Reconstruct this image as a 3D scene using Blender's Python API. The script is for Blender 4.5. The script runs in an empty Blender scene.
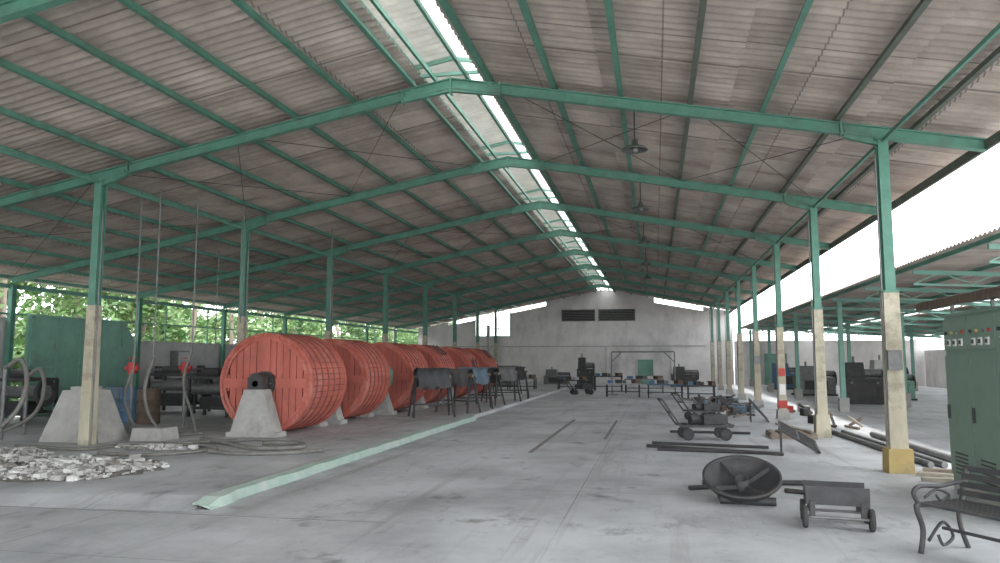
import bpy, bmesh, math, random
from mathutils import Vector, Matrix, Euler
random.seed(7)
scene=bpy.context.scene
coll=scene.collection
V=Vector
# ------------------------------------------------------------------ materials
def mat(name,c1,c2=None,scale=3.0,rough=0.7,metal=0.0,bump=0.0,stretch=(1,1,1),c3=None,s3=0.5,f3=0.6,detail=6,translucent=0.0,spec=0.5,tiles=None,st3=(1,1,1)):
    m=bpy.data.materials.new(name); m.use_nodes=True
    nt=m.node_tree; N=nt.nodes; L=nt.links
    b=N['Principled BSDF']; b.inputs['Roughness'].default_value=rough; b.inputs['Metallic'].default_value=metal
    b.inputs['Specular IOR Level'].default_value=spec
    if c2 is None: c2=tuple(x*0.75 for x in c1)
    tc=N.new('ShaderNodeTexCoord'); mp=N.new('ShaderNodeMapping'); mp.inputs['Scale'].default_value=stretch
    L.new(tc.outputs['Object'],mp.inputs['Vector'])
    n=N.new('ShaderNodeTexNoise'); n.inputs['Scale'].default_value=scale; n.inputs['Detail'].default_value=detail; n.inputs['Roughness'].default_value=0.65
    L.new(mp.outputs[0],n.inputs['Vector'])
    r=N.new('ShaderNodeValToRGB'); r.color_ramp.elements[0].position=0.3; r.color_ramp.elements[1].position=0.7
    r.color_ramp.elements[0].color=(*c2,1); r.color_ramp.elements[1].color=(*c1,1)
    L.new(n.outputs['Fac'],r.inputs['Fac']); out=r.outputs['Color']
    if c3 is not None:
        mp3=N.new('ShaderNodeMapping'); mp3.inputs['Scale'].default_value=st3; L.new(tc.outputs['Object'],mp3.inputs['Vector'])
        n2=N.new('ShaderNodeTexNoise'); n2.inputs['Scale'].default_value=s3; n2.inputs['Detail'].default_value=8; n2.inputs['Roughness'].default_value=0.7
        L.new(mp3.outputs[0],n2.inputs['Vector'])
        r2=N.new('ShaderNodeValToRGB'); r2.color_ramp.elements[0].position=0.5; r2.color_ramp.elements[1].position=0.68
        r2.color_ramp.elements[0].color=(0,0,0,1); r2.color_ramp.elements[1].color=(f3,f3,f3,1)
        L.new(n2.outputs['Fac'],r2.inputs['Fac'])
        mx=N.new('ShaderNodeMixRGB'); mx.inputs['Color2'].default_value=(*c3,1)
        L.new(r2.outputs['Color'],mx.inputs['Fac']); L.new(out,mx.inputs['Color1']); out=mx.outputs['Color']
    if tiles:
        br=N.new('ShaderNodeTexBrick'); br.offset=0.0; br.inputs['Scale'].default_value=1.0; br.inputs['Mortar Size'].default_value=tiles[2]
        br.inputs['Brick Width'].default_value=tiles[0]; br.inputs['Row Height'].default_value=tiles[1]; br.inputs['Mortar Smooth'].default_value=0.3
        lo=tiles[3]; br.inputs['Color1'].default_value=(1,1,1,1); br.inputs['Color2'].default_value=(lo,lo,lo,1); mo=tiles[4]; br.inputs['Mortar'].default_value=(mo,mo,mo,1)
        L.new(tc.outputs['Object'],br.inputs['Vector'])
        m2=N.new('ShaderNodeMixRGB'); m2.blend_type='MULTIPLY'; m2.inputs['Fac'].default_value=1; L.new(out,m2.inputs['Color1']); L.new(br.outputs['Color'],m2.inputs['Color2']); out=m2.outputs[0]
    L.new(out,b.inputs['Base Color'])
    if bump>0:
        bp=N.new('ShaderNodeBump'); bp.inputs['Strength'].default_value=bump; bp.inputs['Distance'].default_value=0.03
        L.new(n.outputs['Fac'],bp.inputs['Height']); L.new(bp.outputs[0],b.inputs['Normal'])
    if translucent>0:
        tr=N.new('ShaderNodeBsdfTranslucent'); L.new(out,tr.inputs['Color'])
        ms=N.new('ShaderNodeMixShader'); ms.inputs['Fac'].default_value=translucent
        L.new(b.outputs[0],ms.inputs[1]); L.new(tr.outputs[0],ms.inputs[2]); L.new(ms.outputs[0],N['Material Output'].inputs['Surface'])
    return m
GREEN=mat('green_paint',(0.115,0.285,0.215),(0.075,0.205,0.15),4,0.55,c3=(0.10,0.09,0.07),s3=1.5,f3=0.5)
GREEN_L=mat('green_paint_light',(0.19,0.37,0.30),(0.13,0.28,0.225),4,0.55,c3=(0.2,0.2,0.17),s3=2,f3=0.4)
PURR=mat('purlin_brown',(0.12,0.16,0.13),(0.09,0.085,0.07),3,0.7)
ROOFM=mat('roof_asbestos',(0.60,0.515,0.455),(0.40,0.335,0.30),1.6,0.9,bump=0.2,stretch=(1,0.4,1),c3=(0.19,0.145,0.125),s3=0.9,f3=0.6,st3=(.35,1.6,1),tiles=(2.4,0.95,0.014,0.74,0.45))
MONI=mat('roof_ridge_old',(0.75,0.73,0.68),(0.5,0.48,0.44),2,0.6,translucent=0.05)
MONR=mat('roof_translucent',(0.9,0.92,0.9),(0.78,0.8,0.78),2,0.6,translucent=0.6)
CONC=mat('concrete',(0.46,0.45,0.43),(0.30,0.29,0.275),2.5,0.85,bump=0.4,c3=(0.17,0.16,0.15),s3=1.2,f3=0.7)
CREAM=mat('column_cream',(0.52,0.48,0.37),(0.36,0.32,0.24),3,0.8,bump=0.2,stretch=(1,1,0.3),c3=(0.15,0.12,0.09),s3=1.8,f3=0.85)
YELL=mat('yellow_paint',(0.50,0.37,0.14),(0.36,0.27,0.12),5,0.8,bump=0.2,c3=(0.22,0.18,0.12),s3=3,f3=0.7)
WALL=mat('wall_plaster',(0.76,0.73,0.72),(0.60,0.57,0.56),0.8,0.9,c3=(0.36,0.35,0.35),s3=0.5,f3=0.7,st3=(1,1,.5))
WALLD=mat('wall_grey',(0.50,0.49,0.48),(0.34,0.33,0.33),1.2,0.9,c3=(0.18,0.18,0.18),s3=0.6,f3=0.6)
GPAN=mat('green_panel',(0.20,0.38,0.30),(0.14,0.29,0.225),1.5,0.6,c3=(0.12,0.16,0.13),s3=1,f3=0.6)
CAB=mat('cabinet_green',(0.20,0.29,0.23),(0.15,0.22,0.175),2,0.5,c3=(0.12,0.15,0.13),s3=2,f3=0.5)
RED=mat('drum_red',(0.54,0.145,0.105),(0.34,0.08,0.06),4,0.8,bump=0.3,stretch=(1,0.25,1),c3=(0.56,0.27,0.22),s3=1.6,f3=0.6)
REDF=mat('drum_red_face',(0.54,0.155,0.12),(0.38,0.095,0.072),3,0.8,bump=0.3,stretch=(1,1,0.25),c3=(0.28,0.10,0.075),s3=1.2,f3=0.55)
REDD=mat('drum_hoop',(0.28,0.075,0.055),(0.18,0.05,0.04),4,0.7)
BLACK=mat('dark_metal',(0.055,0.055,0.058),(0.03,0.03,0.031),6,0.6,metal=0.1,c3=(0.10,0.075,0.06),s3=3,f3=0.5)
STEEL=mat('steel',(0.24,0.24,0.24),(0.14,0.14,0.14),6,0.55,metal=0.4)
RUST=mat('rust',(0.15,0.105,0.08),(0.09,0.065,0.05),8,0.85)
SLOT=mat('drain_steel',(0.27,0.265,0.26),(0.18,0.175,0.17),8,0.85)
RUBB=mat('rubber',(0.03,0.03,0.03),(0.05,0.05,0.05),6,0.8)
HOSE=mat('hose_grey',(0.22,0.21,0.19),(0.13,0.125,0.115),5,0.7)
WOOD=mat('old_wood',(0.27,0.22,0.17),(0.15,0.12,0.095),4,0.85,stretch=(1,6,6))
WOODL=mat('pale_wood',(0.42,0.38,0.31),(0.27,0.24,0.19),4,0.85,stretch=(1,6,6))
HIDE=mat('hide_dark',(0.06,0.06,0.065),(0.03,0.03,0.035),3,0.6,bump=0.4)
HIDEB=mat('hide_blue',(0.14,0.20,0.26),(0.09,0.13,0.17),3,0.6,bump=0.4)
HIDEG=mat('hide_grey',(0.17,0.17,0.17),(0.10,0.10,0.10),3,0.7,bump=0.4)
REDP=mat('red_paint',(0.50,0.05,0.04),(0.35,0.04,0.03),4,0.6)
WHITE=mat('white_paint',(0.75,0.75,0.73),(0.6,0.6,0.58),4,0.6)
BLUEP=mat('blue_paint',(0.08,0.17,0.28),(0.06,0.12,0.2),4,0.5)
CURB=mat('curb_paint',(0.40,0.49,0.44),(0.27,0.385,0.33),3,0.7,c3=(0.45,0.46,0.455),s3=2.5,f3=0.95)
RUBL=mat('rubble',(0.72,0.71,0.70),(0.42,0.41,0.40),6,0.95)
DIRT=mat('dirt',(0.30,0.28,0.25),(0.13,0.12,0.105),3,0.95,bump=0.5)
GRND=mat('ground',(0.45,0.44,0.42),(0.3,0.3,0.27),0.5,0.95)
LEAF=mat('leaf',(0.16,0.28,0.09),(0.06,0.14,0.045),0.9,0.6,translucent=0.2)
LEAF2=mat('leaf_light',(0.30,0.38,0.18),(0.15,0.24,0.10),0.9,0.6,translucent=0.2)
DARK=mat('dark_opening',(0.08,0.08,0.075),(0.055,0.055,0.05),2,0.9)
GLASSL=mat('lamp_shade',(0.12,0.13,0.12),(0.07,0.08,0.07),5,0.5)

def floor_mat():
    m=mat('floor_concrete',(0.48,0.485,0.50),(0.33,0.335,0.35),0.8,0.55,bump=0.08,c3=(0.22,0.22,0.225),s3=0.5,f3=0.6,spec=0.4,tiles=(5.0,4.1,0.01,0.93,0.55))
    nt=m.node_tree;N=nt.nodes;L=nt.links;b=N['Principled BSDF']
    src=b.inputs['Base Color'].links[0].from_socket
    tc=N.new('ShaderNodeTexCoord')
    def layer(src,scale,loc,p0,p1,col,f,stretch=(1,1,1),det=7):
        mp=N.new('ShaderNodeMapping'); mp.inputs['Location'].default_value=loc; mp.inputs['Scale'].default_value=stretch; L.new(tc.outputs['Object'],mp.inputs[0])
        n=N.new('ShaderNodeTexNoise'); n.inputs['Scale'].default_value=scale; n.inputs['Detail'].default_value=det; n.inputs['Roughness'].default_value=.65
        L.new(mp.outputs[0],n.inputs['Vector'])
        r=N.new('ShaderNodeValToRGB'); r.color_ramp.elements[0].position=p0; r.color_ramp.elements[1].position=p1
        r.color_ramp.elements[0].color=(0,0,0,1); r.color_ramp.elements[1].color=(f,f,f,1); L.new(n.outputs['Fac'],r.inputs[0])
        mx=N.new('ShaderNodeMixRGB'); mx.inputs['Color2'].default_value=(*col,1); L.new(r.outputs[0],mx.inputs['Fac']); L.new(src,mx.inputs['Color1'])
        return mx.outputs[0]
    src=layer(src,0.35,(13.3,2.1,0),.45,.62,(.62,.63,.65),.6)
    src=layer(src,1.1,(3.3,7.1,0),.60,.70,(.10,.10,.10),.8)
    src=layer(src,3.5,(1.3,5.1,0),.57,.72,(.17,.17,.17),.6,stretch=(1,.35,1))
    src=layer(src,14,(2.3,9.1,0),.60,.75,(.18,.18,.18),.5)
    src=layer(src,1.0,(8.3,3.1,0),.55,.7,(.26,.25,.24),.7,stretch=(3.0,.12,1))
    L.new(src,b.inputs['Base Color'])
    return m
FLOOR=floor_mat()

# ------------------------------------------------------------------ builder
class B:
    def __init__(s,name): s.name=name; s.v=[]; s.f=[]; s.mi=[]; s.mats=[]; s.sm=[]
    def m(s,mt):
        if mt not in s.mats: s.mats.append(mt)
        return s.mats.index(mt)
    def geo(s,vs,fs,mt,smooth=False):
        o=len(s.v); s.v+= [tuple(v) for v in vs]; k=s.m(mt)
        for f in fs: s.f.append([i+o for i in f]); s.mi.append(k); s.sm.append(smooth)
    def box(s,c,d,mt,rot=(0,0,0),top=None):
        R=Euler(rot).to_matrix(); vs=[]
        for z in (-1,1):
            tx,ty=(top if (top and z==1) else (1,1))
            for x,y in ((-1,-1),(1,-1),(1,1),(-1,1)):
                vs.append(V(c)+R@V((x*d[0]/2*tx,y*d[1]/2*ty,z*d[2]/2)))
        s.geo(vs,[(3,2,1,0),(4,5,6,7),(0,1,5,4),(1,2,6,5),(2,3,7,6),(3,0,4,7)],mt)
    def beam(s,p0,p1,w,h,mt):
        p0=V(p0);p1=V(p1);d=(p1-p0).normalized()
        up=V((0,0,1)) if abs(d.z)<0.95 else V((0,1,0))
        sd=d.cross(up).normalized(); up=sd.cross(d).normalized(); vs=[]
        for p in (p0,p1):
            for a,b in ((-1,-1),(1,-1),(1,1),(-1,1)): vs.append(p+sd*a*w/2+up*b*h/2)
        s.geo(vs,[(0,1,2,3),(7,6,5,4),(0,4,5,1),(1,5,6,2),(2,6,7,3),(3,7,4,0)],mt)
    def ibeam(s,p0,p1,w,h,mt,t=0.02):
        p0=V(p0);p1=V(p1);d=(p1-p0).normalized()
        up=V((0,0,1)) if abs(d.z)<0.95 else V((0,1,0))
        sd=d.cross(up).normalized(); up=sd.cross(d).normalized()
        s.beam(p0,p1,t,h-2*t,mt)
        for q in (-1,1): s.beam(p0+up*q*(h/2-t/2),p1+up*q*(h/2-t/2),w,t,mt)
    def cyl(s,p0,p1,r,mt,seg=14,r2=None,caps=True):
        p0=V(p0);p1=V(p1);d=(p1-p0).normalized(); r2=r if r2 is None else r2
        a=V((0,0,1)) if abs(d.z)<0.9 else V((1,0,0))
        x=d.cross(a).normalized(); y=d.cross(x)
        vs=[];
        for p,rr in ((p0,r),(p1,r2)):
            for i in range(seg):
                t=2*math.pi*i/seg; vs.append(p+x*rr*math.cos(t)+y*rr*math.sin(t))
        s.geo(vs,[(i,(i+1)%seg,seg+(i+1)%seg,seg+i) for i in range(seg)],mt,True)
        if caps: s.geo(vs,[tuple(range(seg))[::-1],tuple(range(seg,2*seg))],mt)
    def tube(s,pts,r,mt,seg=8,sub=6):
        P=[V(p) for p in pts]; Q=[]
        if sub>1 and len(P)>2:
            E=[P[0]]+P+[P[-1]]
            for i in range(1,len(E)-2):
                for k in range(sub):
                    t=k/sub; a,b,c,d=E[i-1],E[i],E[i+1],E[i+2]
                    Q.append(0.5*((2*b)+(c-a)*t+(2*a-5*b+4*c-d)*t*t+(3*b-a-3*c+d)*t**3))
            Q.append(P[-1])
        else: Q=P
        vs=[];fs=[]; pr=None
        for i,p in enumerate(Q):
            d=(Q[min(i+1,len(Q)-1)]-Q[max(i-1,0)]).normalized()
            if pr is None: a=V((0,0,1)) if abs(d.z)<0.9 else V((1,0,0)); x=d.cross(a).normalized()
            else: x=(pr-d*pr.dot(d)).normalized()
            pr=x; y=d.cross(x)
            for k in range(seg):
                t=2*math.pi*k/seg; vs.append(p+x*r*math.cos(t)+y*r*math.sin(t))
        for i in range(len(Q)-1):
            for k in range(seg): fs.append((i*seg+k,i*seg+(k+1)%seg,(i+1)*seg+(k+1)%seg,(i+1)*seg+k))
        fs.append(tuple(range(seg))[::-1]); fs.append(tuple(range((len(Q)-1)*seg,len(Q)*seg)))
        s.geo(vs,fs,mt,True)
    def lathe(s,prof,mt,M=Matrix(),seg=32):
        vs=[];n=len(prof)
        for i in range(seg):
            t=2*math.pi*i/seg
            for r,z in prof: vs.append(M@V((r*math.cos(t),r*math.sin(t),z)))
        fs=[(i*n+k,((i+1)%seg)*n+k,((i+1)%seg)*n+k+1,i*n+k+1) for i in range(seg) for k in range(n-1)]
        s.geo(vs,fs,mt,True)
    def wheel(s,c,ax,r,w,mt,hub=None):
        hub=hub or STEEL
        c=V(c);ax=V(ax).normalized()
        q=ax.to_track_quat('Z','Y').to_matrix().to_4x4(); M=Matrix.Translation(c)@q
        s.lathe([(r*0.55,-w*.3),(r*.9,-w/2),(r,-w*.3),(r,w*.3),(r*.9,w/2),(r*.55,w*.3),(r*.55,-w*.3)],mt,M,24)
        s.cyl(c-ax*w*.25,c+ax*w*.25,r*.56,hub,16); s.cyl(c-ax*w*.6,c+ax*w*.6,r*.2,hub,10)
    def done(s,parent=None):
        me=bpy.data.meshes.new(s.name); me.from_pydata(s.v,[],s.f)
        for m in s.mats: me.materials.append(m)
        me.polygons.foreach_set('material_index',s.mi); me.polygons.foreach_set('use_smooth',s.sm); me.update()
        xs=[v[0] for v in s.v]; ys=[v[1] for v in s.v]; zs=[v[2] for v in s.v]
        c=V(((min(xs)+max(xs))/2,(min(ys)+max(ys))/2,min(zs)))
        me.transform(Matrix.Translation(-c))
        o=bpy.data.objects.new(s.name,me); o.location=c; coll.objects.link(o)
        if parent: o.parent=parent
        return o

# ------------------------------------------------------------------ layout constants
RX=-3.5; HW=7.1; SL=0.19; XL=-17.8; XR=5.1; YB=56.0; Y0=12.8; BAY=5.4
XCL=RX-HW; XCR=RX+HW
def rc(x): return 5.3+SL*(HW-abs(x-RX))
FR=[Y0+BAY*k for k in range(-2,8)]
PZ=0.10
YA=-3.6
g=B('ground'); g.geo([(-90,-40,-0.16),(90,-40,-0.16),(90,140,-0.16),(-90,140,-0.16)],[(0,1,2,3)],GRND); g.done()
f=B('floor'); f.box((-6.0,26.5,-0.075),(24.4,60.9,0.15),FLOOR); f.done()
f=B('floor_annex'); f.box((13.4,30.5,-0.11),(14.4,52,0.1),FLOOR); f.done()
p=B('floor_platform')
p.geo([(-17.75,7.1,0.002),(-5.2,7.9,0.002),(-5.2,8.4,PZ),(-17.75,8.4,PZ),(-17.75,55.9,PZ),(-5.2,55.9,PZ),(-17.75,55.9,0.001),(-5.2,55.9,0.001)],
      [(0,1,2,3),(3,2,5,4),(1,7,5,2),(0,3,4,6)],FLOOR); p.done()
c=B('curb')
n=60; vs=[];fs=[]
for i in range(n+1):
    y=8.05+13.4*i/n; w=.20 if i<3 else .15; j=random.uniform(-.014,.014); z=PZ+.022+random.uniform(-.008,.008)
    if i==0: z=.05
    vs+=[(-5.19-w*.2+j,y,PZ-.03),(-5.19-w*.2+j,y,z),(-5.19+w*.8+j,y,z-.01),(-5.19+w+j,y,.001)]
for i in range(n):
    for k in range(3): a=i*4+k; fs.append((a,a+1,a+5,a+4))
fs.append((0,3,2,1)); c.geo(vs,fs,CURB); c.done()
for i,(x,y0,y1,w) in enumerate([(-2.3,14.1,22,0.09),(-1.1,16.8,22,0.07)]):
    d=B('drain_cover'); d.box((x,(y0+y1)/2,0.004),(w,y1-y0,0.006),SLOT)
    n=int((y1-y0)/0.25)
    for k in range(n): d.box((x,y0+0.12+k*0.25,0.008),(w*0.5,0.03,0.004),RUST)
    d.done()
d=B('floor_expansion_joint'); d.box((-7.6,7.75,.004),(9.6,.025,.005),SLOT,rot=(0,0,.006)); d.done()

# ------------------------------------------------------------------ roof sheets
def corr(name,x0,z0,x1,z1,ya,yb,mt,pitch=0.2,amp=0.028,rows=6):
    b=B(name); n=int((yb-ya)/(pitch/6)); vs=[];fs=[]
    for i in range(n+1):
        y=ya+(yb-ya)*i/n; o=amp*math.sin(2*math.pi*y/pitch)
        for k in range(rows+1):
            t=k/rows; vs.append((x0+(x1-x0)*t,y,z0+(z1-z0)*t+o))
    for i in range(n):
        for k in range(rows): a=i*(rows+1)+k; fs.append((a,a+1,a+rows+2,a+rows+1))
    b.geo(vs,fs,mt,True); return b.done()
RZ=0.27
def course(xa,xb):
    n=max(1,round(abs(xb-xa)/2.3))
    for i in range(n):
        a=xa+(xb-xa)*i/n; b2=xa+(xb-xa)*(i+1)/n+(0.12 if xb>xa else -0.12)*(1 if i<n-1 else 0)
        corr('ceiling',a,rc(a)+RZ,b2,rc(b2)+RZ+(0 if i==n-1 else -0.018),YA,YB+0.6,ROOFM,rows=2)
course(RX-0.55,XL-0.8)
course(RX+0.50,XR+0.25)
mz=rc(RX)+0.55
corr('ridge_vent_roof',RX+.0,mz-.02,RX-0.95,mz-0.18,YA,YB+.6,MONI,rows=1)
corr('ridge_vent_roof',RX-.05,mz,RX+0.95,mz-0.18,YA,YB+.6,MONR,rows=1)

offs=[0.72+1.15*i for i in range(13)]
pl=B('roof_purlins_left'); pr=B('roof_purlins_right')
for o in offs:
    x=RX-o
    if x>XL-0.6:
        z=rc(x)+0.12+0.055; pl.beam((x,YA,z),(x,YB,z),0.05,0.10,GREEN); pl.beam((x+0.02,YA,z-0.05),(x+0.02,YB,z-0.05),0.08,0.012,GREEN)
    x=RX+o
    if x<XR+0.1:
        z=rc(x)+0.12+0.055; mt=GREEN if o in (offs[0],offs[1],offs[2],offs[4]) else PURR
        pr.beam((x,YA,z),(x,YB,z),0.05,0.10,mt); pr.beam((x-0.02,YA,z-0.05),(x-0.02,YB,z-0.05),0.08,0.012,mt)
pl.done(); pr.done()

for k,y in enumerate(FR):
    b=B('portal_frame')
    for s,xe in ((-1,XL),(1,XR)):
        b.ibeam((RX,y,rc(RX)),(xe,y,rc(xe)),0.12,0.19,GREEN)
        b.beam((RX,y,rc(RX)-0.11),(RX+s*0.9,y,rc(RX+0.9)-0.08),0.09,0.09,GREEN)
        xc=RX+s*HW
        b.beam((xc-s*0.55,y,rc(xc-s*0.55)-0.08),(xc,y,rc(xc)-0.15),0.09,0.13,GREEN)
        b.box((RX+s*0.9,y,rc(RX+.9)-0.02),(0.03,0.15,0.27),GREEN)
        b.box((xc-s*0.6,y,rc(xc-s*0.6)),(0.03,0.15,0.25),GREEN)
        b.beam((RX+s*0.72,y,rc(RX+.72)+0.05),(RX+s*0.72,y,mz-0.22),0.06,0.06,GREEN_L)
        b.beam((RX,y,mz-0.08),(RX+s*0.92,y,mz-0.255),0.06,0.07,GREEN_L)
    b.beam((RX-.72,y,rc(RX)+.18),(RX+.72,y,rc(RX)+.18),.05,.06,GREEN_L)
    b.box((RX,y,rc(RX)-0.05),(0.03,0.15,0.3),GREEN)
    b.done()
vr=B('ridge_vent_rails')
for s in (-1,1):
    vr.beam((RX+s*0.72,YA,mz-0.19),(RX+s*0.72,YB,mz-0.19),0.05,0.07,GREEN_L)
    vr.beam((RX+s*0.30,YA,rc(RX+0.3)+0.16),(RX+s*0.30,YB,rc(RX+0.3)+0.16),0.05,0.08,GREEN)
vr.done()
t=B('roof_tie_beams')
for x in (XCL,XCR): t.beam((x,YA,rc(x)-0.14),(x,YB,rc(x)-0.14),0.04,0.06,GREEN)
t.beam((XL,YA,rc(XL)-0.16),(XL,YB,rc(XL)-0.16),0.07,0.12,GREEN)
t.beam((XL,YA,3.0),(XL,YB,3.0),0.04,0.05,GREEN)
t.beam((XR,YA,rc(XR)+.0),(XR,YB,rc(XR)+.0),0.05,0.16,PURR)
t.done()
br=B('roof_bracing_rods')
for k in range(1,len(FR)-1):
    y0,y1=FR[k],FR[k+1]
    for xa,xb in ((RX-0.9,RX-4.2),(RX-4.2,XCL),(RX+0.9,RX+4.2),(RX+4.2,XCR),(XCL,XL)):
        if (k%2)==0:
            br.cyl((xa,y0,rc(xa)+.07),(xb,y1,rc(xb)+.07),0.007,BLACK,6); br.cyl((xb,y0,rc(xb)+.07),(xa,y1,rc(xa)+.07),0.007,BLACK,6)
br.done()

def column(x,y,right,i):
    b=B('steel_column'); base=PZ if x<-6 else 0.0
    zt=rc(x)-0.11; zs=2.75+0.1*math.sin(i*2.1)
    b.ibeam((x,y,zs-0.1),(x,y,zt),0.15,0.18,GREEN)
    if right:
        b.box((x,y,zs/2),(0.22+.04*(i==0),0.24,zs),CREAM,top=(0.86,0.86))
        if i==0: b.box((x,y,0.18),(0.36,0.36,0.36),YELL,top=(0.95,0.95))
        elif i==1: b.box((x,y,0.25),(0.32,0.32,0.5),CREAM,top=(0.85,0.85))
        else: b.box((x,y,0.13),(0.34,0.34,0.26),CONC,top=(0.9,0.9))
        b.box((x,y,zs+0.01),(0.24,0.24,0.03),GREEN)
        if i==2:
            b.box((x,y-0.125,1.35),(0.17,0.015,0.22),REDP); b.box((x,y,0.42),(0.25,0.26,0.22),REDP); b.box((x,y-.125,.85),(.16,.014,.3),WHITE)
        b.cyl((x-0.13,y-0.08,0.4),(x-0.13,y-0.08,zt-0.3),0.014,STEEL,8)
        if i in (0,3): b.box((x-.02,y-.16,1.7),(.2,.08,.3),STEEL)
    else:
        b.box((x,y,base+(zs-base)/2),(0.22,0.22,zs-base),CREAM,top=(0.85,0.85))
        b.cyl((x+0.13,y-0.06,base),(x+0.13,y-0.06,zt-.6),0.014,STEEL,8)
    b.box((x,y,zt),(0.24,0.24,0.02),GREEN)
    b.done()
for i,y in enumerate(FR):
    if y<Y0-1: continue
    k=round((y-Y0)/BAY)
    column(XCL,y,False,k); column(XCR,y,True,k)
for y in FR:
    b=B('wall_post'); b.ibeam((XL+.06,y,0.0),(XL+.06,y,rc(XL)-0.11),0.14,0.16,GREEN); b.done()

# ------------------------------------------------------------------ walls
w=B('wall_back')
ya,yb=YB,YB+0.18
def roofz(x): return rc(x)+RZ-0.05
def wseg(x0,x1,z0,f0,f1):
    vs=[(x0,ya,z0),(x1,ya,z0),(x1,ya,f1),(x0,ya,f0),(x0,yb,z0),(x1,yb,z0),(x1,yb,f1),(x0,yb,f0)]
    w.geo(vs,[(0,1,2,3),(5,4,7,6),(3,2,6,7),(0,4,5,1),(1,5,6,2),(4,0,3,7)],WALL)
def gap(x0,x1,g): wseg(x0,x1,-0.02,roofz(x0)-g,roofz(x1)-g)
gap(XL,-15.4,0.05); gap(-15.4,-13.3,0.30); wseg(-13.3,-10.6,-0.02,3.45,3.45); gap(-10.6,-7.9,0.32); gap(-7.9,RX,0.0); gap(RX,0.0,0.0); gap(0.0,3.4,0.36); gap(3.4,5.4,0.05)
w.done()
w=B('window_1')
for x in (-13.3,-12.4,-11.5,-10.6): w.beam((x,YB-.05,3.45),(x,YB-.05,roofz(x)-0.03),0.07,0.07,GREEN_L)
w.beam((-13.3,YB-.05,4.05),(-10.6,YB-.05,4.05),0.05,0.05,GREEN_L); w.beam((-13.3,YB-.05,3.48),(-10.6,YB-.05,3.48),0.08,0.06,GREEN_L); w.done()
for i,(a,b2) in enumerate(((-6.7,-4.3),(-4.0,-1.4))):
    w=B('window_%d'%(i+2)); w.box(((a+b2)/2,YB-0.04,4.97),(b2-a,0.04,0.85),DARK)
    for k in range(7): w.box(((a+b2)/2,YB-0.08,4.6+k*0.12),(b2-a,0.05,0.03),STEEL,rot=(0.6,0,0))
    for xx in (a,b2): w.box((xx,YB-0.07,4.97),(0.06,0.08,0.9),STEEL)
    w.done()
w=B('trim_back'); w.box((-12.2,YB-0.25,2.2),(0.16,0.3,4.2),WALLD); w.box((-7.0,YB-0.05,2.7),(21,0.06,0.08),WALLD)
for x in (-16,-8.5,-3.5,1.2): w.box((x,YB-0.07,1.35),(0.2,0.10,2.7),WALL)
w.done()
def door(name,x,y,wd,h,mt):
    b=B(name)
    b.box((x,y,h/2),(wd,0.06,h),mt)
    for s in (-1,1): b.box((x+s*wd/2,y-0.02,h/2),(0.07,0.10,h+0.05),GREEN_L)
    b.box((x,y-0.02,h),(wd+0.1,0.10,0.07),GREEN_L); b.box((x,y-0.035,h*.5),(wd*.8,0.02,0.05),GREEN_L); b.box((x,y-0.035,h*.75),(wd*.8,0.02,0.05),GREEN_L)
    b.box((x+wd*.35,y-0.05,1.0),(0.03,0.05,0.12),STEEL)
    b.done()
door('door_1',-0.7,YB-0.05,1.0,1.7,GPAN)

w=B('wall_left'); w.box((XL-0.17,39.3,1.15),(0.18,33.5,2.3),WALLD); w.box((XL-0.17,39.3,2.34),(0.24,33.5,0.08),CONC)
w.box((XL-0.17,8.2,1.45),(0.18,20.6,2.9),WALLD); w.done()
w=B('green_partition_wall'); w.box((XL+0.25,20.6,1.5),(0.10,4.0,3.0),GPAN)
for k in range(5): w.box((XL+0.32,18.7+k*0.95,1.5),(0.06,0.07,3.0),GREEN_L)
for z in (0.15,1.5,2.92): w.box((XL+0.32,20.6,z),(0.06,4.0,0.07),GREEN_L)
w.box((XL+0.34,21.9,1.1),(0.05,1.1,2.1),GREEN_L)
w.geo([(XL+.25,22.6,0),(XL+.25,23.2,0),(XL+.25,23.2,2.4),(XL+.25,22.6,3.0)],[(0,1,2,3)],GPAN); w.done()
wr=B('wall_left_window_frames')
y=25.2
while y<55.8:
    wr.beam((XL,y,2.36),(XL,y,rc(XL)-.2),0.04,0.04,GREEN); y+=2.7
wr.done()

b=B('tree_row')
def foliage(xc,y0,y1,z0,z1,n,sz,dx):
    clumps=[(xc+random.uniform(-dx,dx),random.uniform(y0,y1),random.uniform(z0,z1),random.uniform(0.5,1.3)) for _ in range(int((y1-y0)*2.4))]
    for i in range(n):
        cx,cy,cz,r=random.choice(clumps); d=V((random.gauss(0,1),random.gauss(0,1),random.gauss(0,1))).normalized()*r*random.uniform(0.5,1)
        p=V((cx,cy,cz))+d; e=Euler((random.uniform(-1.2,1.2),random.uniform(-1.2,1.2),random.uniform(0,6.3))).to_matrix()
        s=sz*random.uniform(0.6,1.4)
        vs=[p+e@V(q) for q in ((-s*.45,0,0),(0,-s,0),(s*.45,0,0.02),(0,s,0))]
        b.geo(vs,[(0,1,2,3)],LEAF if random.random()<0.6 else LEAF2)
foliage(-23,12,80,1.0,6.0,42000,0.17,1.4)
foliage(-26.5,12,85,1.0,6.5,24000,0.22,1.4)
for k in range(14):
    y=15+k*3.7; b.tube([(-22.5,y,-0.15),(-22.4,y+.2,2.2),(-22.8+random.uniform(-.5,.5),y+.5,5.0)],0.12,WOOD)
b.done()

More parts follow.
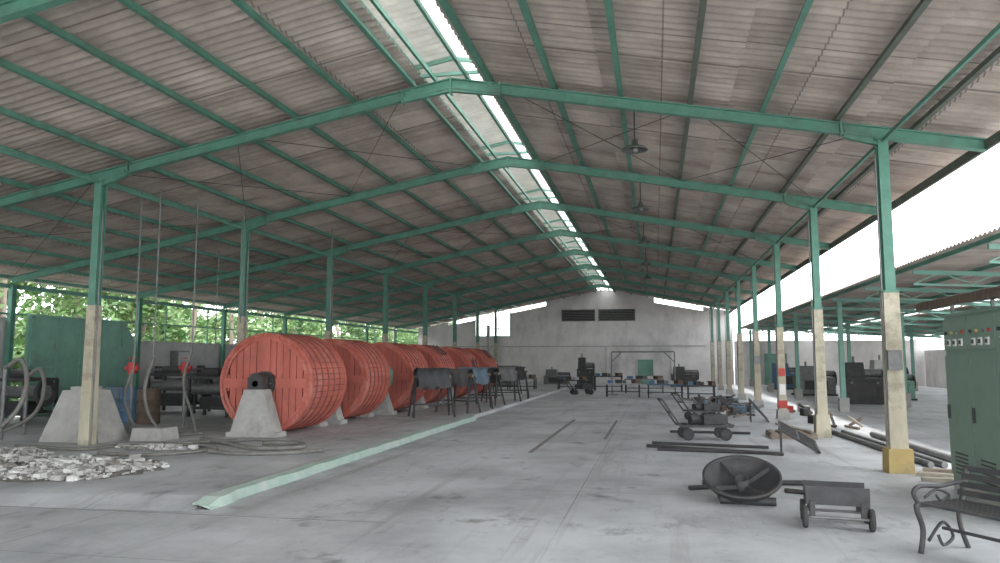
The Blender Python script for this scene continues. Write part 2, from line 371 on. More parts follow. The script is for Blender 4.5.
# ------------------------------------------------------------------ tanning drums
def drum(x,y0,L,R,zc,hatch,ring=False):
    root=bpy.data.objects.new('tanning_drum',None); root.location=(x,y0+L/2,PZ); coll.objects.link(root)
    def fin(b):
        o=b.done(); l=o.location.copy(); o.parent=root; o.location=l-root.location; return o
    b=B('staves'); n=52
    for i in range(n):
        a=2*math.pi*i/n; r=R-0.03+random.uniform(-.005,.005)
        wd=2*math.pi*R/n-0.016
        cx=x+r*math.cos(a); cz=zc+r*math.sin(a)
        b.box((cx,y0+L/2,cz),(0.06,L+random.uniform(-.015,.015),wd),RED,rot=(0,-a,0))
    fin(b)
    b=B('hoops')
    M0=Matrix.Rotation(-math.pi/2,4,'X')
    for q in (0.035,0.16,0.32,0.48,0.64,0.80,0.965):
        M=Matrix.Translation((x,y0+L*q,zc))@M0; hw=.022 if q not in(.035,.965) else .05
        b.lathe([(R-.01,-hw),(R+.020,-hw),(R+.020,hw),(R-.01,hw)],REDD if q not in(0.035,.965) else RED,M,64)
    fin(b)
    b=B('end_boards')
    for yy,s in ((y0+0.07,-1),(y0+L-0.07,1)):
        nb=13; wv=2*(R-.05)/nb
        for i in range(nb):
            u=-(R-.05)+wv*(i+.5); ue=min(abs(u)+wv*.4,R-.06); hh=math.sqrt(max(0.01,(R-.05)**2-ue**2))
            b.box((x+u,yy,zc),(wv-0.016,0.05,2*hh),REDF)
        b.box((x,yy+s*0.05,zc+.0),(2*(R-.08),0.06,0.20),REDF)
        b.box((x,yy+s*0.05,zc+.0),(0.20,0.058,2*(R-.08)),REDF)
        M=Matrix.Translation((x,yy+s*0.03,zc))@M0
        b.lathe([(R-.14,-.03),(R-.055,-.03),(R-.055,.03),(R-.14,.03),(R-.14,-.03)],RED,M,48)
        if ring: b.lathe([(0.3,-.07),(0.42,-.07),(0.42,.07),(0.3,.07),(0.3,-.07)],GREEN_L,M,32)
    fin(b)
    b=B('axle'); b.cyl((x,y0-0.42,zc),(x,y0+L+0.42,zc),0.07,STEEL,16)
    for yy in (y0-0.02,y0+L+.02):
        b.cyl((x,yy-.05,zc),(x,yy+.05,zc),0.26,BLACK,24)
        for k in range(6):
            a=k*math.pi/3; b.cyl((x+.17*math.cos(a),yy-.07,zc+.17*math.sin(a)),(x+.17*math.cos(a),yy+.07,zc+.17*math.sin(a)),0.02,STEEL,6)
    for yy in (y0-.3,y0+L+.3): b.box((x,yy,zc),(0.36,0.22,0.26),BLACK); b.cyl((x,yy-.12,zc+.06),(x,yy+.12,zc+.06),0.17,BLACK,18)
    fin(b)
    b=B('pedestals')
    for yy in (y0-.3,y0+L+.3):
        h=zc-0.12-PZ; wd=1.05 if yy<y0 else .7; b.box((x,yy,PZ+h/2),(wd,0.40,h),CONC,top=(0.42,0.8)); b.box((x,yy,PZ+.05),(wd+.1,0.44,0.1),CONC)
    fin(b)
    b=B('hatch'); a=hatch
    b.box((x+(R+.04)*math.cos(a),y0+L/2,zc+(R+.04)*math.sin(a)),(0.06,0.5,0.45),REDD,rot=(0,-a,0))
    for s in(-.2,.2): b.box((x+(R+.08)*math.cos(a),y0+L/2+s,zc+(R+.08)*math.sin(a)),(0.03,0.05,0.5),BLACK,rot=(0,-a,0))
    fin(b)
DX=-8.3
for i,(ye,L,R) in enumerate([(17.15,1.9,1.07),(20.3,1.75,1.04),(23.6,1.7,1.02),(26.7,1.7,1.02),(30.5,1.7,1.0),(33.8,1.7,1.0)]):
    drum(DX+(.0,.0,.15,.2,.25,.3)[i],ye-L,L,R,1.2,[2.6,2.5,-1.2,.9,.3,.8][i],ring=(i==2))

b=B('concrete_machine_base'); b.box((-11.25,13.5,PZ+.5),(1.35,0.85,1.0),CONC,top=(0.5,0.6)); b.box((-11.25,13.5,PZ+1.03),(0.5,0.3,0.08),CONC); b.done()
b=B('concrete_machine_base'); b.box((-9.95,13.9,PZ+.12),(0.7,0.6,0.25),CONC,top=(0.9,0.9)); b.done()
def valve(x,y):
    b=B('red_valve'); b.cyl((x,y,PZ),(x,y,PZ+1.35),0.04,STEEL,10); b.cyl((x,y,PZ+1.3),(x,y,PZ+1.55),0.09,REDP,14); b.cyl((x-.16,y,PZ+1.42),(x+.16,y,PZ+1.42),0.05,REDP,12)
    b.lathe([(0.09,0),(0.11,0.01),(0.09,0.02),(0.09,0)],REDP,Matrix.Translation((x,y,PZ+1.63)),16); b.cyl((x,y,PZ+1.55),(x,y,PZ+1.66),0.015,STEEL,8); b.done()
valve(-11.3,14.9); valve(-11.0,16.4)
for pts,r in [([(-10.5,14.5,1.75),(-10.6,14.4,1.0),(-10.4,14.5,0.35),(-9.9,14.6,PZ+.05),(-9.5,14.9,PZ+.05)],0.035),
              ([(-10.2,15.4,1.9),(-10.3,15.3,1.2),(-10.0,15.2,.55),(-9.75,15.0,PZ+.04),(-9.7,14.9,PZ+.04)],0.03),
              ([(-10.9,14.4,1.5),(-11.0,14.3,.9),(-10.75,14.3,.35),(-10.3,14.0,PZ+.04)],0.03),
              ([(-8.9,13.9,PZ+.04),(-8.0,13.3,PZ+.04),(-7.0,12.6,PZ+.04),(-6.3,12.9,PZ+.04),(-6.6,13.5,PZ+.04),(-7.3,13.4,PZ+.04)],0.045),
              ([(-7.6,12.1,PZ+.035),(-7.0,11.9,PZ+.035),(-6.2,12.1,PZ+.035),(-5.7,12.6,PZ+.035)],0.035),
              ([(-13.0,13.3,1.55),(-12.55,13.2,1.7),(-12.3,13.1,1.2),(-12.4,12.9,.6),(-12.9,12.6,PZ+.05),(-13.6,12.2,PZ+.05)],0.045),
              ([(-13.4,14.3,1.35),(-13.0,14.2,1.5),(-12.8,14.1,1.0),(-12.9,13.9,.5),(-13.5,13.6,PZ+.05)],0.04),
              ([(-9.3,11.5,PZ+.03),(-8.2,11.5,PZ+.03),(-7.7,12.5,PZ+.03),(-8.8,13.0,PZ+.03),(-9.6,12.9,PZ+.03)],0.03),
              ([(-11.6,12.2,PZ+.03),(-10.6,12.0,PZ+.03),(-9.9,12.0,PZ+.03),(-9.7,12.9,PZ+.03),(-9.0,13.2,PZ+.03),(-7.9,14.0,PZ+.03),(-6.9,14.2,PZ+.03)],0.03)]:
    b=B('rubber_hose'); b.tube(pts,r,HOSE,8,8); b.done()
b=B('drop_pipes')
for x,y,z in ((-10.5,14.5,1.75),(-10.2,15.42,1.9),(-10.9,14.42,1.5),(-9.9,16.9,2.6),(-12.8,20.5,1.9),(-9.4,21.,2.6)): b.cyl((x,y,z),(x,y,rc(x)+.1),0.016,STEEL,8)
b.done()
b=B('hose_stand'); b.cyl((-13.02,13.3,PZ),(-13.02,13.3,1.56),0.04,STEEL); b.cyl((-13.42,14.3,PZ),(-13.42,14.3,1.36),0.04,STEEL); b.done()
b=B('broken_floor_patch'); n=34; ring=[]
for i in range(n):
    a=2*math.pi*i/n; ring.append((-8.9+1.9*math.cos(a)*random.uniform(.85,1.1),9.9+1.25*math.sin(a)*random.uniform(.8,1.12),PZ+.006))
b.geo(ring,[tuple(range(n))],DIRT); b.done()
def rock(b,c,s,mt):
    vs=[V(c)+V((random.uniform(.6,1)*s*x,random.uniform(.6,1)*s*y,random.uniform(.5,1)*s*.6*z)) for z in(-1,1) for x,y in((-1,-1),(1,-1),(1,1),(-1,1))]
    b.geo(vs,[(3,2,1,0),(4,5,6,7),(0,1,5,4),(1,2,6,5),(2,3,7,6),(3,0,4,7)],mt)
def rubble(lst):
    b=B('rubble_pile')
    for cx,cy,rx,ry,n,h in lst:
        for i in range(n):
            a=random.uniform(0,6.28); r=random.random()**0.7; s=random.uniform(0.006,0.035)*(1 if random.random()<.93 else 2.4)
            q=random.random(); mt=RUBL if q<.55 else (CONC if q<.8 else DIRT)
            rock(b,(cx+rx*r*math.cos(a),cy+ry*r*math.sin(a),PZ+.01+s*.4+max(0,h*(1-r)*random.random())),s,mt)
    b.done()
rubble([(-9.5,9.7,1.2,.85,1500,.20),(-8.4,10.2,1.0,.6,800,.12),(-8.2,9.3,.9,.4,350,.03),(-9.0,10.0,1.9,1.3,500,.02)])
rubble([(-8.9,12.45,.8,.25,350,.07)]); rubble([(-11.4,11.3,1.3,.6,600,.08)])

def winch(name,x,y,z0,sx,sy,h):
    b=B(name)
    for a in(-1,1):
        for c in(-1,1): b.beam((x+a*sx/2,y+c*sy/2,z0),(x+a*sx/2,y+c*sy/2,z0+h),0.07,0.07,BLACK)
        b.beam((x+a*sx/2,y-sy/2,z0+h),(x+a*sx/2,y+sy/2,z0+h),0.08,0.08,BLACK)
        b.beam((x-sx/2,y+a*sy/2,z0+.25),(x+sx/2,y+a*sy/2,z0+.25),0.06,0.08,BLACK)
        b.beam((x-sx/2,y+a*sy/2,z0+h),(x+sx/2,y+a*sy/2,z0+h),0.08,0.08,BLACK)
    b.cyl((x-sx/2-.1,y,z0+h*.7),(x+sx/2+.1,y,z0+h*.7),0.16,STEEL,18); b.wheel((x+sx/2+.12,y,z0+h*.7),(1,0,0),0.36,0.08,BLACK)
    b.cyl((x-sx*.3,y-.1,z0+h+.14),(x+sx*.15,y-.1,z0+h+.14),0.13,BLACK,16); b.box((x,y,z0+h*.35),(sx*.6,sy*.6,h*.3),BLACK)
    b.done()
winch('hide_press',-14.6,21.5,PZ,1.6,.8,1.15); winch('hide_press',-12.4,20.0,PZ,1.2,.8,1.1); winch('hide_press',-14.5,26.5,PZ,1.6,1,1.2)
winch('hide_press',-16.0,17.0,PZ,1.0,1.0,1.1)
def barrel(x,y,mt):
    b=B('steel_barrel'); M=Matrix.Translation((x,y,PZ))
    b.lathe([(.001,0),(.28,0),(.29,.02),(.28,.04),(.28,.28),(.295,.30),(.28,.32),(.28,.58),(.295,.60),(.28,.62),(.28,.86),(.29,.88),(.27,.88),(.27,.86),(.001,.86)],mt,M,24); b.cyl((x+.15,y,PZ+.86),(x+.15,y,PZ+.885),.03,STEEL,10); b.done()
barrel(-13.3,17.6,BLUEP); barrel(-12.6,17.3,RUST); barrel(-14.2,18.2,HIDEB); barrel(-12.5,22.8,BLUEP)
b=B('wall_pipe_run')
for z in (1.0,1.35): b.cyl((XL+.42,24,z),(XL+.42,54,z),.05,STEEL,10)
for q in range(12): b.box((XL+.3,24.5+q*2.6,1.18),(.3,.06,.6),BLACK)
b.done()
b=B('wall_switch_box'); b.box((XL+.1,26,1.7),(.3,.7,.7),STEEL); b.box((XL+.26,26,1.7),(.02,.6,.6),WALLD); b.done()

def horse(x,y,rz,mt,L=1.3,H=1.12,r=0.2):
    b=B('sawhorse_with_hides'); R=Matrix.Translation((x,y,PZ if x<-5.3 else 0))@Matrix.Rotation(rz,4,'Z')
    def P(a): return R@V(a)
    b.beam(P((-L/2,0,H)),P((L/2,0,H)),0.09,0.09,WOOD)
    for s in(-1,1):
        for q in(-1,1): b.beam(P((s*(L/2-.08),q*.06,H-.02)),P((s*(L/2+.04),q*.36,0.0)),0.05,0.06,BLACK)
        b.beam(P((s*(L/2-.05),-.26,.35)),P((s*(L/2-.05),.26,.35)),0.04,0.05,BLACK)
    b.beam(P((-L/2+.05,0,.35)),P((L/2-.05,0,.35)),0.04,0.05,BLACK)
    for lay in range(3):
        rr=r+.02*lay; nx=18; vs=[];fs=[]; prof=[]
        dl=0.30+.07*math.sin(lay*3+x); dr=.25+.1*math.cos(lay*2+y)
        for k in range(5): prof.append((-rr-.02*(4-k)/4,H+.02-dl*(1-k/4)))
        for k in range(1,9): a=math.pi-k*math.pi/8; prof.append((rr*math.cos(a),H+.02+rr*.8*math.sin(a)))
        for k in range(1,5): prof.append((rr+.02*k/4,H+.02-dr*k/4))
        for i in range(nx+1):
            u=-L*.42+L*.84*i/nx; w=.02*math.sin(i*1.3+lay)
            for j,(py,pz) in enumerate(prof):
                vs.append(P((u+(.04*math.sin(j)),py*(1+w*2),pz+w*(1 if j in(0,len(prof)-1) else .3)-(0.05*math.sin(i*.9+lay) if j in (0,1,len(prof)-1,len(prof)-2) else 0))))
        m=len(prof)
        for i in range(nx):
            for j in range(m-1): fs.append((i*m+j,(i+1)*m+j,(i+1)*m+j+1,i*m+j+1))
        b.geo(vs,fs,mt,True)
    b.done()
horse(-6.25,21.0,0.5,HIDE,L=1.1,r=.26); horse(-6.0,23.0,-0.35,HIDEG,L=1.1); horse(-6.0,24.9,0.3,HIDEB,L=1.2,r=.24); horse(-6.0,26.9,-.3,HIDE,L=1.1); horse(-5.9,29.2,0.5,HIDEG); horse(-5.9,31.5,0.1,HIDE); horse(-7.0,35.8,0,HIDE)

def pend(x,y,ztop,z):
    b=B('pendant_lamp'); b.cyl((x,y,z+.12),(x,y,ztop),0.012,BLACK,8)
    b.lathe([(0.02,.2),(0.05,.18),(0.06,.1),(0.2,.04),(0.23,0.0),(0.22,0.0),(0.19,.03),(0.05,.08)],GLASSL,Matrix.Translation((x,y,z)),28)
    b.lathe([(0.001,-.04),(0.04,-.03),(0.05,.0),(0.04,.07)],STEEL,Matrix.Translation((x,y,z)),16); b.done()
for k in range(0,5):
    y=13.2+BAY*k; x=-0.28; pend(x,y,rc(x)+.15,5.35)

# ------------------------------------------------------------------ electrical cabinet + canopy
b=B('electrical_cabinet')
cx,cy,cw,cl,ch=4.25,10.1,0.8,2.4,2.15
b.box((cx,cy,0.06),(cw,cl,0.12),CONC); b.box((cx,cy,0.12+ch/2),(cw,cl,ch),CAB)
for k in range(3):
    yy=cy-cl/2+cl*(k+.5)/3
    b.box((cx-cw/2-.012,yy,.12+ch*.40),(0.025,cl/3-.03,ch*.72),CAB); b.box((cx-cw/2-.012,yy,.12+ch*.89),(0.025,cl/3-.03,ch*.19),CAB)
    for q in range(4): b.cyl((cx-cw/2-.02,yy-.27+q*.18,.12+ch*.90),(cx-cw/2-.05,yy-.27+q*.18,.12+ch*.90),0.02,[REDP,STEEL,YELL,BLACK][q],12)
    for q in range(3): b.box((cx-cw/2-.03,yy-.2+q*.2,.12+ch*.84),(0.02,.09,.09),WHITE); b.box((cx-cw/2-.035,yy-.2+q*.2,.12+ch*.84),(0.02,.06,.05),DARK)
    b.box((cx-cw/2-.04,yy+.3,.12+ch*.42),(0.03,.03,.18),BLACK)
    for q in range(6): b.box((cx-cw/2-.028,yy,.25+q*.05),(0.012,.4,.018),BLACK)
b.box((cx,cy,ch+.14),(cw+.06,cl+.06,.04),CAB)
b.done()
b=B('cabinet_canopy')
vs=[];n=80
for i in range(n+1):
    y=8.6+3.4*i/n; o=.02*math.sin(2*math.pi*y/.12)
    vs+= [(3.72,y,2.50+o),(5.1,y,2.68+o),(3.72,y,2.40+o*.3)]
fs=[(3*i,3*i+1,3*i+4,3*i+3) for i in range(n)]+[(3*i,3*i+3,3*i+5,3*i+2) for i in range(n)]
b.geo(vs,fs,RUST,True)
for x,y in ((4.0,8.75),(4.5,8.75),(5.05,8.7),(5.05,11.9),(4.0,11.42),(4.5,11.42)): b.beam((x,y,0),(x,y,2.5 if x<4.2 else 2.58),.04,.04,STEEL)
b.beam((3.8,8.75,2.46),(5.05,8.75,2.6),.04,.04,BLACK); b.beam((3.8,11.42,2.46),(5.05,11.42,2.6),.04,.04,BLACK)
b.done()

# ------------------------------------------------------------------ annex
AX0,AX1=5.8,17.5
def az(x): return 3.95-0.05*(x-AX0)
corr('ceiling_annex',AX0,az(AX0),10.2,az(10.2),13.5,YB,ROOFM,rows=2)
corr('ceiling_annex_added_skylight',10.1,az(10.1)+.06,11.3,az(11.3)+.06,13.5,YB,MONR,rows=1)  # translucent roof strip added to let more light into the annex
corr('ceiling_annex',11.2,az(11.2),AX1,az(AX1),13.5,YB,ROOFM,rows=2)
b=B('annex_roof_frame')
for y in [15+4.1*i for i in range(10)]:
    b.beam((AX0+.1,y,az(AX0)-.22),(AX1,y,az(AX1)-.22),.06,.10,GREEN_L)
    b.beam((AX0+.1,y,az(AX0)-.50),(AX1,y,az(AX1)-.46),.04,.05,GREEN_L)
    for q in range(10):
        x=AX0+.1+q*1.17; b.beam((x,y,az(x)-.49),(x+.58,y,az(x)-.24),.025,.025,GREEN_L); b.beam((x+.58,y,az(x)-.24),(x+1.17,y,az(x)-.49),.025,.025,GREEN_L)
for q in range(9): x=AX0+.1+q*1.45; b.beam((x,13.5,az(x)-.1),(x,YB,az(x)-.1),.05,.09,GREEN)
b.done()
def acol(x,y):
    c=B('annex_column'); c.ibeam((x,y,-.06),(x,y,az(x)-.28),.15,.15,GREEN_L); c.box((x,y,.2),(.3,.3,.5),CONC); c.done()
for y in (31.4,39.6,47.8): acol(9.2,y)
for y in (23.2,31.4,39.6,47.8): acol(14.5,y)
for y in (27.3,35.5,43.7,51.9): acol(AX0+.3,y)
w=B('wall_annex_back'); w.box((12.4,YB+.09,1.5),(13.9,.18,3.1),WALL); w.done()
w=B('wall_annex_right'); w.box((AX1+.3,38.5,1.15),(.18,34.8,2.4),WALL); w.done()
door('door_2',8.2,YB-.05,1.4,2.1,GPAN)
def machine(name,x,y,sx,sy,h,mt,z0=0):
    b=B(name); b.box((x,y,z0+h*.3),(sx,sy,h*.6),mt); b.box((x-sx*.2,y,z0+h*.78),(sx*.5,sy*.8,h*.4),mt,top=(.85,.85)); b.box((x,y,z0+.04),(sx*1.1,sy*1.1,.08),BLACK)
    b.cyl((x+sx*.05,y,z0+h*.72),(x+sx*.55,y,z0+h*.72),h*.1,STEEL,16); b.wheel((x+sx*.55,y-.05,z0+h*.55),(1,0,0),h*.24,.07,BLACK)
    b.box((x,y-sy*.51,z0+h*.35),(sx*.6,.03,h*.3),DARK); b.cyl((x-sx*.2,y,z0+h*.95),(x-sx*.2,y,z0+h*1.12),.05,STEEL,10)
    for q in(-.35,.35): b.box((x+q*sx,y-sy*.52,z0+h*.5),(.08,.03,.08),STEEL)
    b.done()
for a in [(8.2,33.5,1.4,1.0,1.7,BLACK),(11.2,29.5,1.2,1.0,2.0,BLACK),(12.8,33,1.8,1.2,1.5,GPAN),(7.8,41,1.8,1.2,1.5,STEEL),(11.5,42,1.6,1.2,1.8,WALLD),(14,27,1.5,1,1.6,STEEL),(7.8,49,2,1.2,1.6,BLUEP),(10.4,37,1.4,1,1.4,GPAN)]:
    machine('tannery_machine',*a,z0=-.06)
b=B('dark_cabinet'); b.box((10.6,25.2,.94),(1.1,.6,2.0),BLACK)
for q in range(3):
    for r_ in range(2): b.box((10.3+r_*.5,24.88,.35+q*.62),(.42,.03,.52),STEEL if (q+r_)%2 else DARK)
b.done()

# ------------------------------------------------------------------ far end objects
machine('air_compressor',-4.4,49,1.0,1.0,1.9,BLACK); machine('tannery_machine',-6.5,51,1.6,1.2,1.1,STEEL); machine('tannery_machine',-9.2,46,1.6,1.2,1.2,STEEL,PZ)
machine('tannery_machine',-11.5,48,2.0,1.2,1.5,WALLD,PZ); machine('tannery_machine',1.8,51,1.6,1.2,1.3,BLACK)
machine('tannery_machine',-14,40,2.0,1.2,1.6,WALLD,PZ)
def gantry(x,y,w_,h):
    b=B('pipe_gantry')
    for s in(-1,1): b.cyl((x+s*w_/2,y,0),(x+s*w_/2,y,h),.035,STEEL,10); b.beam((x+s*w_/2-.3,y,.02),(x+s*w_/2+.3,y,.02),.06,.05,STEEL); b.cyl((x+s*w_/2,y,h-.5),(x+s*(w_/2-.5),y,h),.025,STEEL,8)
    b.cyl((x-w_/2,y,h),(x+w_/2,y,h),.035,STEEL,10); b.done()
gantry(-0.6,37.7,3.0,2.1)
def wtable(x,y,L,W,H,mt,stuff=True):
    b=B('work_table'); b.box((x,y,H),(L,W,.06),mt)
    for s in(-1,1):
        for q in(-1,1): b.beam((x+s*(L/2-.06),y+q*(W/2-.06),0),(x+s*(L/2-.06),y+q*(W/2-.06),H),.06,.06,BLACK)
        b.beam((x+s*(L/2-.06),y-W/2,.25),(x+s*(L/2-.06),y+W/2,.25),.04,.04,BLACK)
    b.beam((x-L/2,y,.25),(x+L/2,y,.25),.04,.04,BLACK)
    if stuff:
        for q in range(4): b.box((x-L*.36+q*L*.24,y,H+.03+.07),(L*.16,W*.5,.14+.05*(q%2)),[BLUEP,BLACK,WALLD,RUST][q],rot=(0,0,.2*q))
    b.done()
wtable(-1.5,36,1.6,.8,.6,WALLD); wtable(0.4,35.5,1.6,.8,.6,BLUEP); wtable(-.6,40.5,2,.8,.7,STEEL); wtable(-2.6,43,1.6,.8,.8,BLACK); wtable(1.9,34.2,1.2,.7,.6,BLACK)
wtable(-4.5,42,1.6,.8,.6,BLACK); wtable(-7.3,42,1.6,.8,.7,STEEL)
def trolley(x,y,rz,L=1.1,W=.6,z0=0,scale=1):
    b=B('steel_trolley'); R=Matrix.Translation((x,y,z0))@Matrix.Rotation(rz,4,'Z')@Matrix.Scale(scale,4)
    P=lambda a:R@V(a)
    for s in(-1,1):
        b.beam(P((-L/2,s*W/2,.3)),P((L/2,s*W/2,.3)),.05,.05,BLACK)
        b.beam(P((-L/2,s*W/2,.3)),P((-L/2-.38,s*W/2,.85)),.035,.035,BLACK)
        for q in(-1,1):
            ax=(R.to_3x3()@V((0,1,0))).normalized(); b.wheel(P((q*L*.36,s*(W/2-.03),.13)),ax,.13*scale,.06,RUBB,BLACK); b.beam(P((q*L*.36,s*(W/2-.03),.13)),P((q*L*.36,s*(W/2-.03),.3)),.05,.04,BLACK)
    for q in range(7): x_=-L/2+L*q/6; b.beam(P((x_,-W/2,.32)),P((x_,W/2,.32)),.06,.025,BLACK)
    b.beam(P((-L/2-.38,-W/2,.85)),P((-L/2-.38,W/2,.85)),.035,.035,BLACK); b.beam(P((-L/2-.2,-W/2,.58)),P((-L/2-.2,W/2,.58)),.03,.03,BLACK)
    b.box(P((L*.2,0,.43)),(.5*scale,.35*scale,.20*scale),BLACK,rot=(0,0,rz)); b.cyl(P((-.3,0,.42)),P((.05,.1,.42)),.1,BLACK,14)
    b.done()
trolley(1.0,17.2,0.15); trolley(-3.6,38,0.4); trolley(1.3,22.5,.3,scale=.9)

def bars(name,lst,mt):
    b=B(name)
    for p0,p1,r in lst: b.cyl(p0,p1,r,mt,10)
    b.done()
bars('steel_bars',[((-.1,16.0,.03),(2.1,15.6,.03),.03),((0.0,14.9,.03),(1.9,14.7,.03),.03),((-.2,15.4,.035),(2.2,14.5,.035),.03),((.3,18.6,.03),(2.1,18.5,.03),.03)],BLACK)
bars('steel_bars',[((1.6,10.55,.03),(2.5,10.1,.03),.03),((.4,10.5,.03),(.9,10.75,.03),.03),((0.6,11.0,.035),(2.0,11.2,.035),.035)],BLACK)
bars('steel_pipes',[((4.25,13.4,.05),(3.95,19.5,.05),.05),((4.45,13.4,.05),(4.2,19,.05),.05),((4.85,13.2,.06),(4.7,18.5,.06),.06)],STEEL)
bars('steel_pipes',[((6.1,15.5,-.11),(6.0,22,-.11),.05)],RUST)
b=B('timber_planks')
for (x,y,l,r_,m_) in ((4.5,12.2,1.6,1.2,WOODL),(4.3,11.85,1.3,1.45,WOODL),(4.6,12.75,1.3,1.3,WOOD),(3.3,20.3,2.2,.15,WOODL)): b.box((x,y,.03),(.16,l,.05),m_,rot=(0,0,r_))
b.box((4.75,12.5,.13),(.5,.3,.13),CONC,rot=(0,0,.4)); b.done()
b=B('timber_pallet')
for q in range(5): b.box((2.5+q*.2,18.0,.12),(.12,.9,.025),WOOD)
for q in(-.4,0,.4): b.box((2.9,18.0+q,.055),(.95,.09,.10),WOOD)
b.done()
def lattice(x,y,rz,tilt,L=.55,D=.75):
    b=B('steel_lattice_rack'); R=Matrix.Translation((x,y,.02))@Matrix.Rotation(rz,4,'Z')@Matrix.Rotation(tilt,4,'Y')
    P=lambda a:R@V(a)
    for s in(-1,1): b.beam(P((-D,s*L,0)),P((0,s*L,0)),.04,.04,BLACK)
    for q in range(8): b.beam(P((-D,-L+q*2*L/7,0)),P((0,-L+q*2*L/7,0)),.025,.025,BLACK)
    for q in range(3): b.beam(P((-D+q*D*.48,-L-.02,.0)),P((-D+q*D*.48,L+.02,.0)),.04,.035,BLACK)
    for s in(-1,1):
        p=P((-D+.03,s*L*.9,0)); b.beam(p,(p.x,p.y,0),.035,.035,BLACK)
    b.done()
lattice(3.05,15.9,-.15,math.radians(30),L=1.0,D=.8); lattice(3.05,22.6,-.1,math.radians(50),L=.6); lattice(2.6,26.5,-.2,math.radians(40),L=.6)
b=B('scrap_heap')
for i in range(80):
    x=random.uniform(1.5,3.1); y=random.uniform(23.4,33); a=random.uniform(0,3.14); l=random.uniform(.2,.8)
    if random.random()<.6: b.beam((x,y,.04),(x+l*math.cos(a),y+l*math.sin(a),.04+random.uniform(0,.25)),.05,.06,random.choice([BLACK,RUST,STEEL,WOOD]))
    else: b.box((x,y,.11),(random.uniform(.1,.4),random.uniform(.1,.3),.22),random.choice([BLACK,RUST,WALLD,HIDEB,BLACK]),rot=(0,0,a))
b.done()
b=B('scrap_heap')
for i in range(22):
    x=random.uniform(4.0,5.1); y=random.uniform(20,28); a=random.uniform(0,3.14); l=random.uniform(.3,.9)
    if random.random()<.6: b.beam((x,y,.04),(x+l*.5*math.cos(a),y+l*math.sin(a),.04+random.uniform(0,.3)),.05,.06,random.choice([BLACK,RUST,WOODL,WOOD]))
    else: b.box((x,y,.11),(random.uniform(.1,.4),random.uniform(.1,.3),.22),random.choice([BLACK,WALLD,REDP,CONC]),rot=(0,0,a))
b.done()

# dished steel bowl
b=B('dished_steel_drum_end'); M=Matrix.Translation((1.0,9.85,.25))@Matrix.Rotation(math.radians(10),4,'Z')@Matrix.Rotation(math.radians(24),4,'X')@Matrix.Rotation(math.radians(-6),4,'Y')@Matrix.Scale(.93,4)
prof=[(0.001,-.14),(.12,-.135),(.28,-.10),(.40,-.03),(.46,.05),(.48,.05),(.48,.02),(.42,-.06),(.29,-.14),(.12,-.18),(.001,-.185)]
b.lathe(prof,BLACK,M,48); b.lathe([(.09,-.16),(.09,.03),(.075,.03),(.05,-.02),(.001,-.02)],BLACK,M,24)
b.lathe([(.455,.035),(.50,.035),(.50,.065),(.455,.065),(.455,.035)],BLACK,M,48)
for k in range(4):
    a=k*math.pi/2+.4; p0=M@V((.08*math.cos(a),.08*math.sin(a),-.08)); p1=M@V((.43*math.cos(a),.43*math.sin(a),.02)); b.beam(p0,p1,.03,.05,BLACK)
for a in (.6,1.6,2.6,3.9,5.4):
    p=M@V((.3*math.cos(a),.3*math.sin(a),-.12)); b.cyl((p.x,p.y,0),p,.025,BLACK,8)
b.cyl((.72,9.62,.05),(1.35,9.56,.05),.05,BLACK,12)
b.done()

# small cart
b=B('small_cart'); R=Matrix.Translation((1.8,8.6,0))@Matrix.Rotation(-.12,4,'Z'); P=lambda a:R@V(a)
rz=(0,0,-.12)
b.box(P((0,0,.26)),(.60,.42,.05),BLACK,rot=rz)
for s in(-1,1):
    b.box(P((0,s*.2,.35)),(.60,.03,.13),BLACK,rot=rz)
    b.beam(P((s*.24,-.2,.12)),P((s*.24,-.2,.27)),.05,.04,BLACK); b.beam(P((s*.24,.2,.12)),P((s*.24,.2,.27)),.05,.04,BLACK)
    b.wheel(P((s*.31,-.2,.11)),R.to_3x3()@V((1,0,0)),.11,.05,RUBB,BLACK); b.wheel(P((s*.31,.2,.11)),R.to_3x3()@V((1,0,0)),.11,.05,RUBB,BLACK)
for q in (-.2,.2): b.cyl(P((-.33,q,.11)),P((.33,q,.11)),.015,STEEL,8)
for q in range(4): b.beam(P((-.28,-.15+q*.1,.30)),P((.28,-.15+q*.1,.30)),.06,.015,BLACK)
b.done()

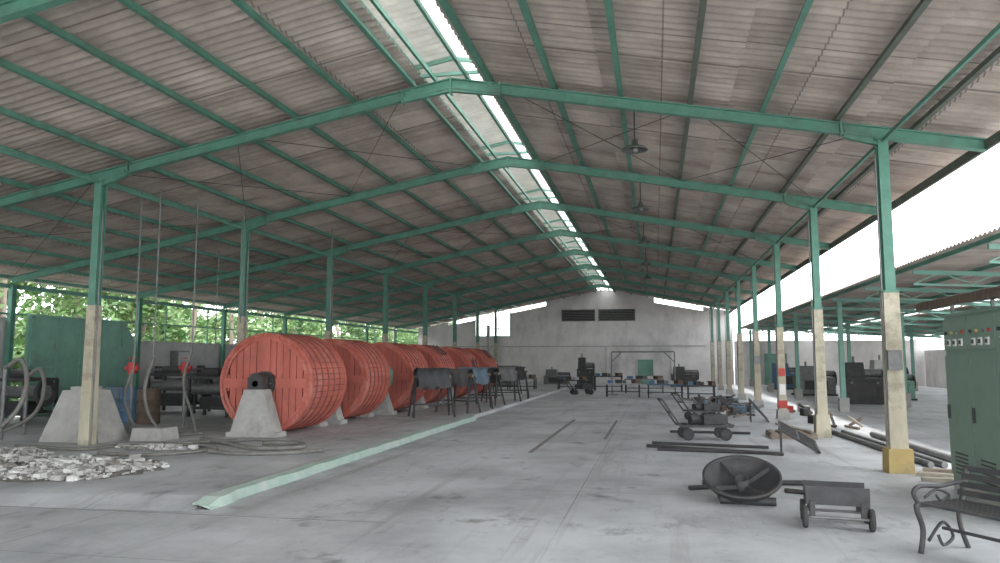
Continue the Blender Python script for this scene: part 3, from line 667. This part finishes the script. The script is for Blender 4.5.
# cast-iron slatted bench
b=B('cast_iron_bench'); R=Matrix.Translation((2.83,7.15,0))@Matrix.Rotation(math.radians(-58),4,'Z'); P=lambda a:R@V(a)
for s in(-1,1):
    x=s*.62
    b.tube([P((x,-.28,0)),P((x,-.24,.2)),P((x,-.30,.38)),P((x,-.25,.42)),P((x,.2,.40)),P((x,.28,.55)),P((x,.34,.72))],.024,BLACK)
    b.tube([P((x,.30,0)),P((x,.22,.2)),P((x,.2,.40))],.022,BLACK)
    b.tube([P((x,-.26,.41)),P((x,-.33,.52)),P((x,-.25,.58)),P((x,0,.57)),P((x,.3,.6))],.02,BLACK)
    b.tube([P((x,-.18,.1)),P((x,0,.25)),P((x,.12,.12)),P((x,0,.05)),P((x,-.06,.14))],.014,BLACK)
    b.tube([P((x,-.2,.48)),P((x,-.05,.54)),P((x,.1,.48)),P((x,0,.44)),P((x,-.06,.49))],.012,BLACK)
for q in range(6): b.beam(P((-.64,-.24+q*.085,.43)),P((.64,-.24+q*.085,.43)),.06,.022,BLACK)
for q in range(4): b.beam(P((-.64,.24+q*.03,.50+q*.07)),P((.64,.24+q*.03,.50+q*.07)),.022,.05,BLACK)
b.beam(P((-.62,0,.2)),P((.62,0,.2)),.025,.025,BLACK)
b.done()

# ------------------------------------------------------------------ lights, world, camera
W=bpy.data.worlds.new('sky'); scene.world=W; W.use_nodes=True
bg=W.node_tree.nodes['Background']; bg.inputs['Color'].default_value=(0.93,0.97,1.0,1); bg.inputs['Strength'].default_value=5.5
sun=bpy.data.lights.new('sun','SUN'); sun.energy=5; sun.angle=math.radians(5); sun.color=(1,.98,.94)
so=bpy.data.objects.new('sun',sun); so.rotation_euler=Euler((math.radians(-15),math.radians(8),0)); so.location=(20,0,30); coll.objects.link(so)
cam=bpy.data.cameras.new('camera'); cam.lens=27.36; cam.sensor_width=36; cam.clip_end=400
co=bpy.data.objects.new('camera',cam); co.location=(0,0,1.7); co.rotation_euler=(math.radians(95.9),0,math.radians(11.5)); coll.objects.link(co)
scene.camera=co
scene.view_settings.view_transform='Standard'
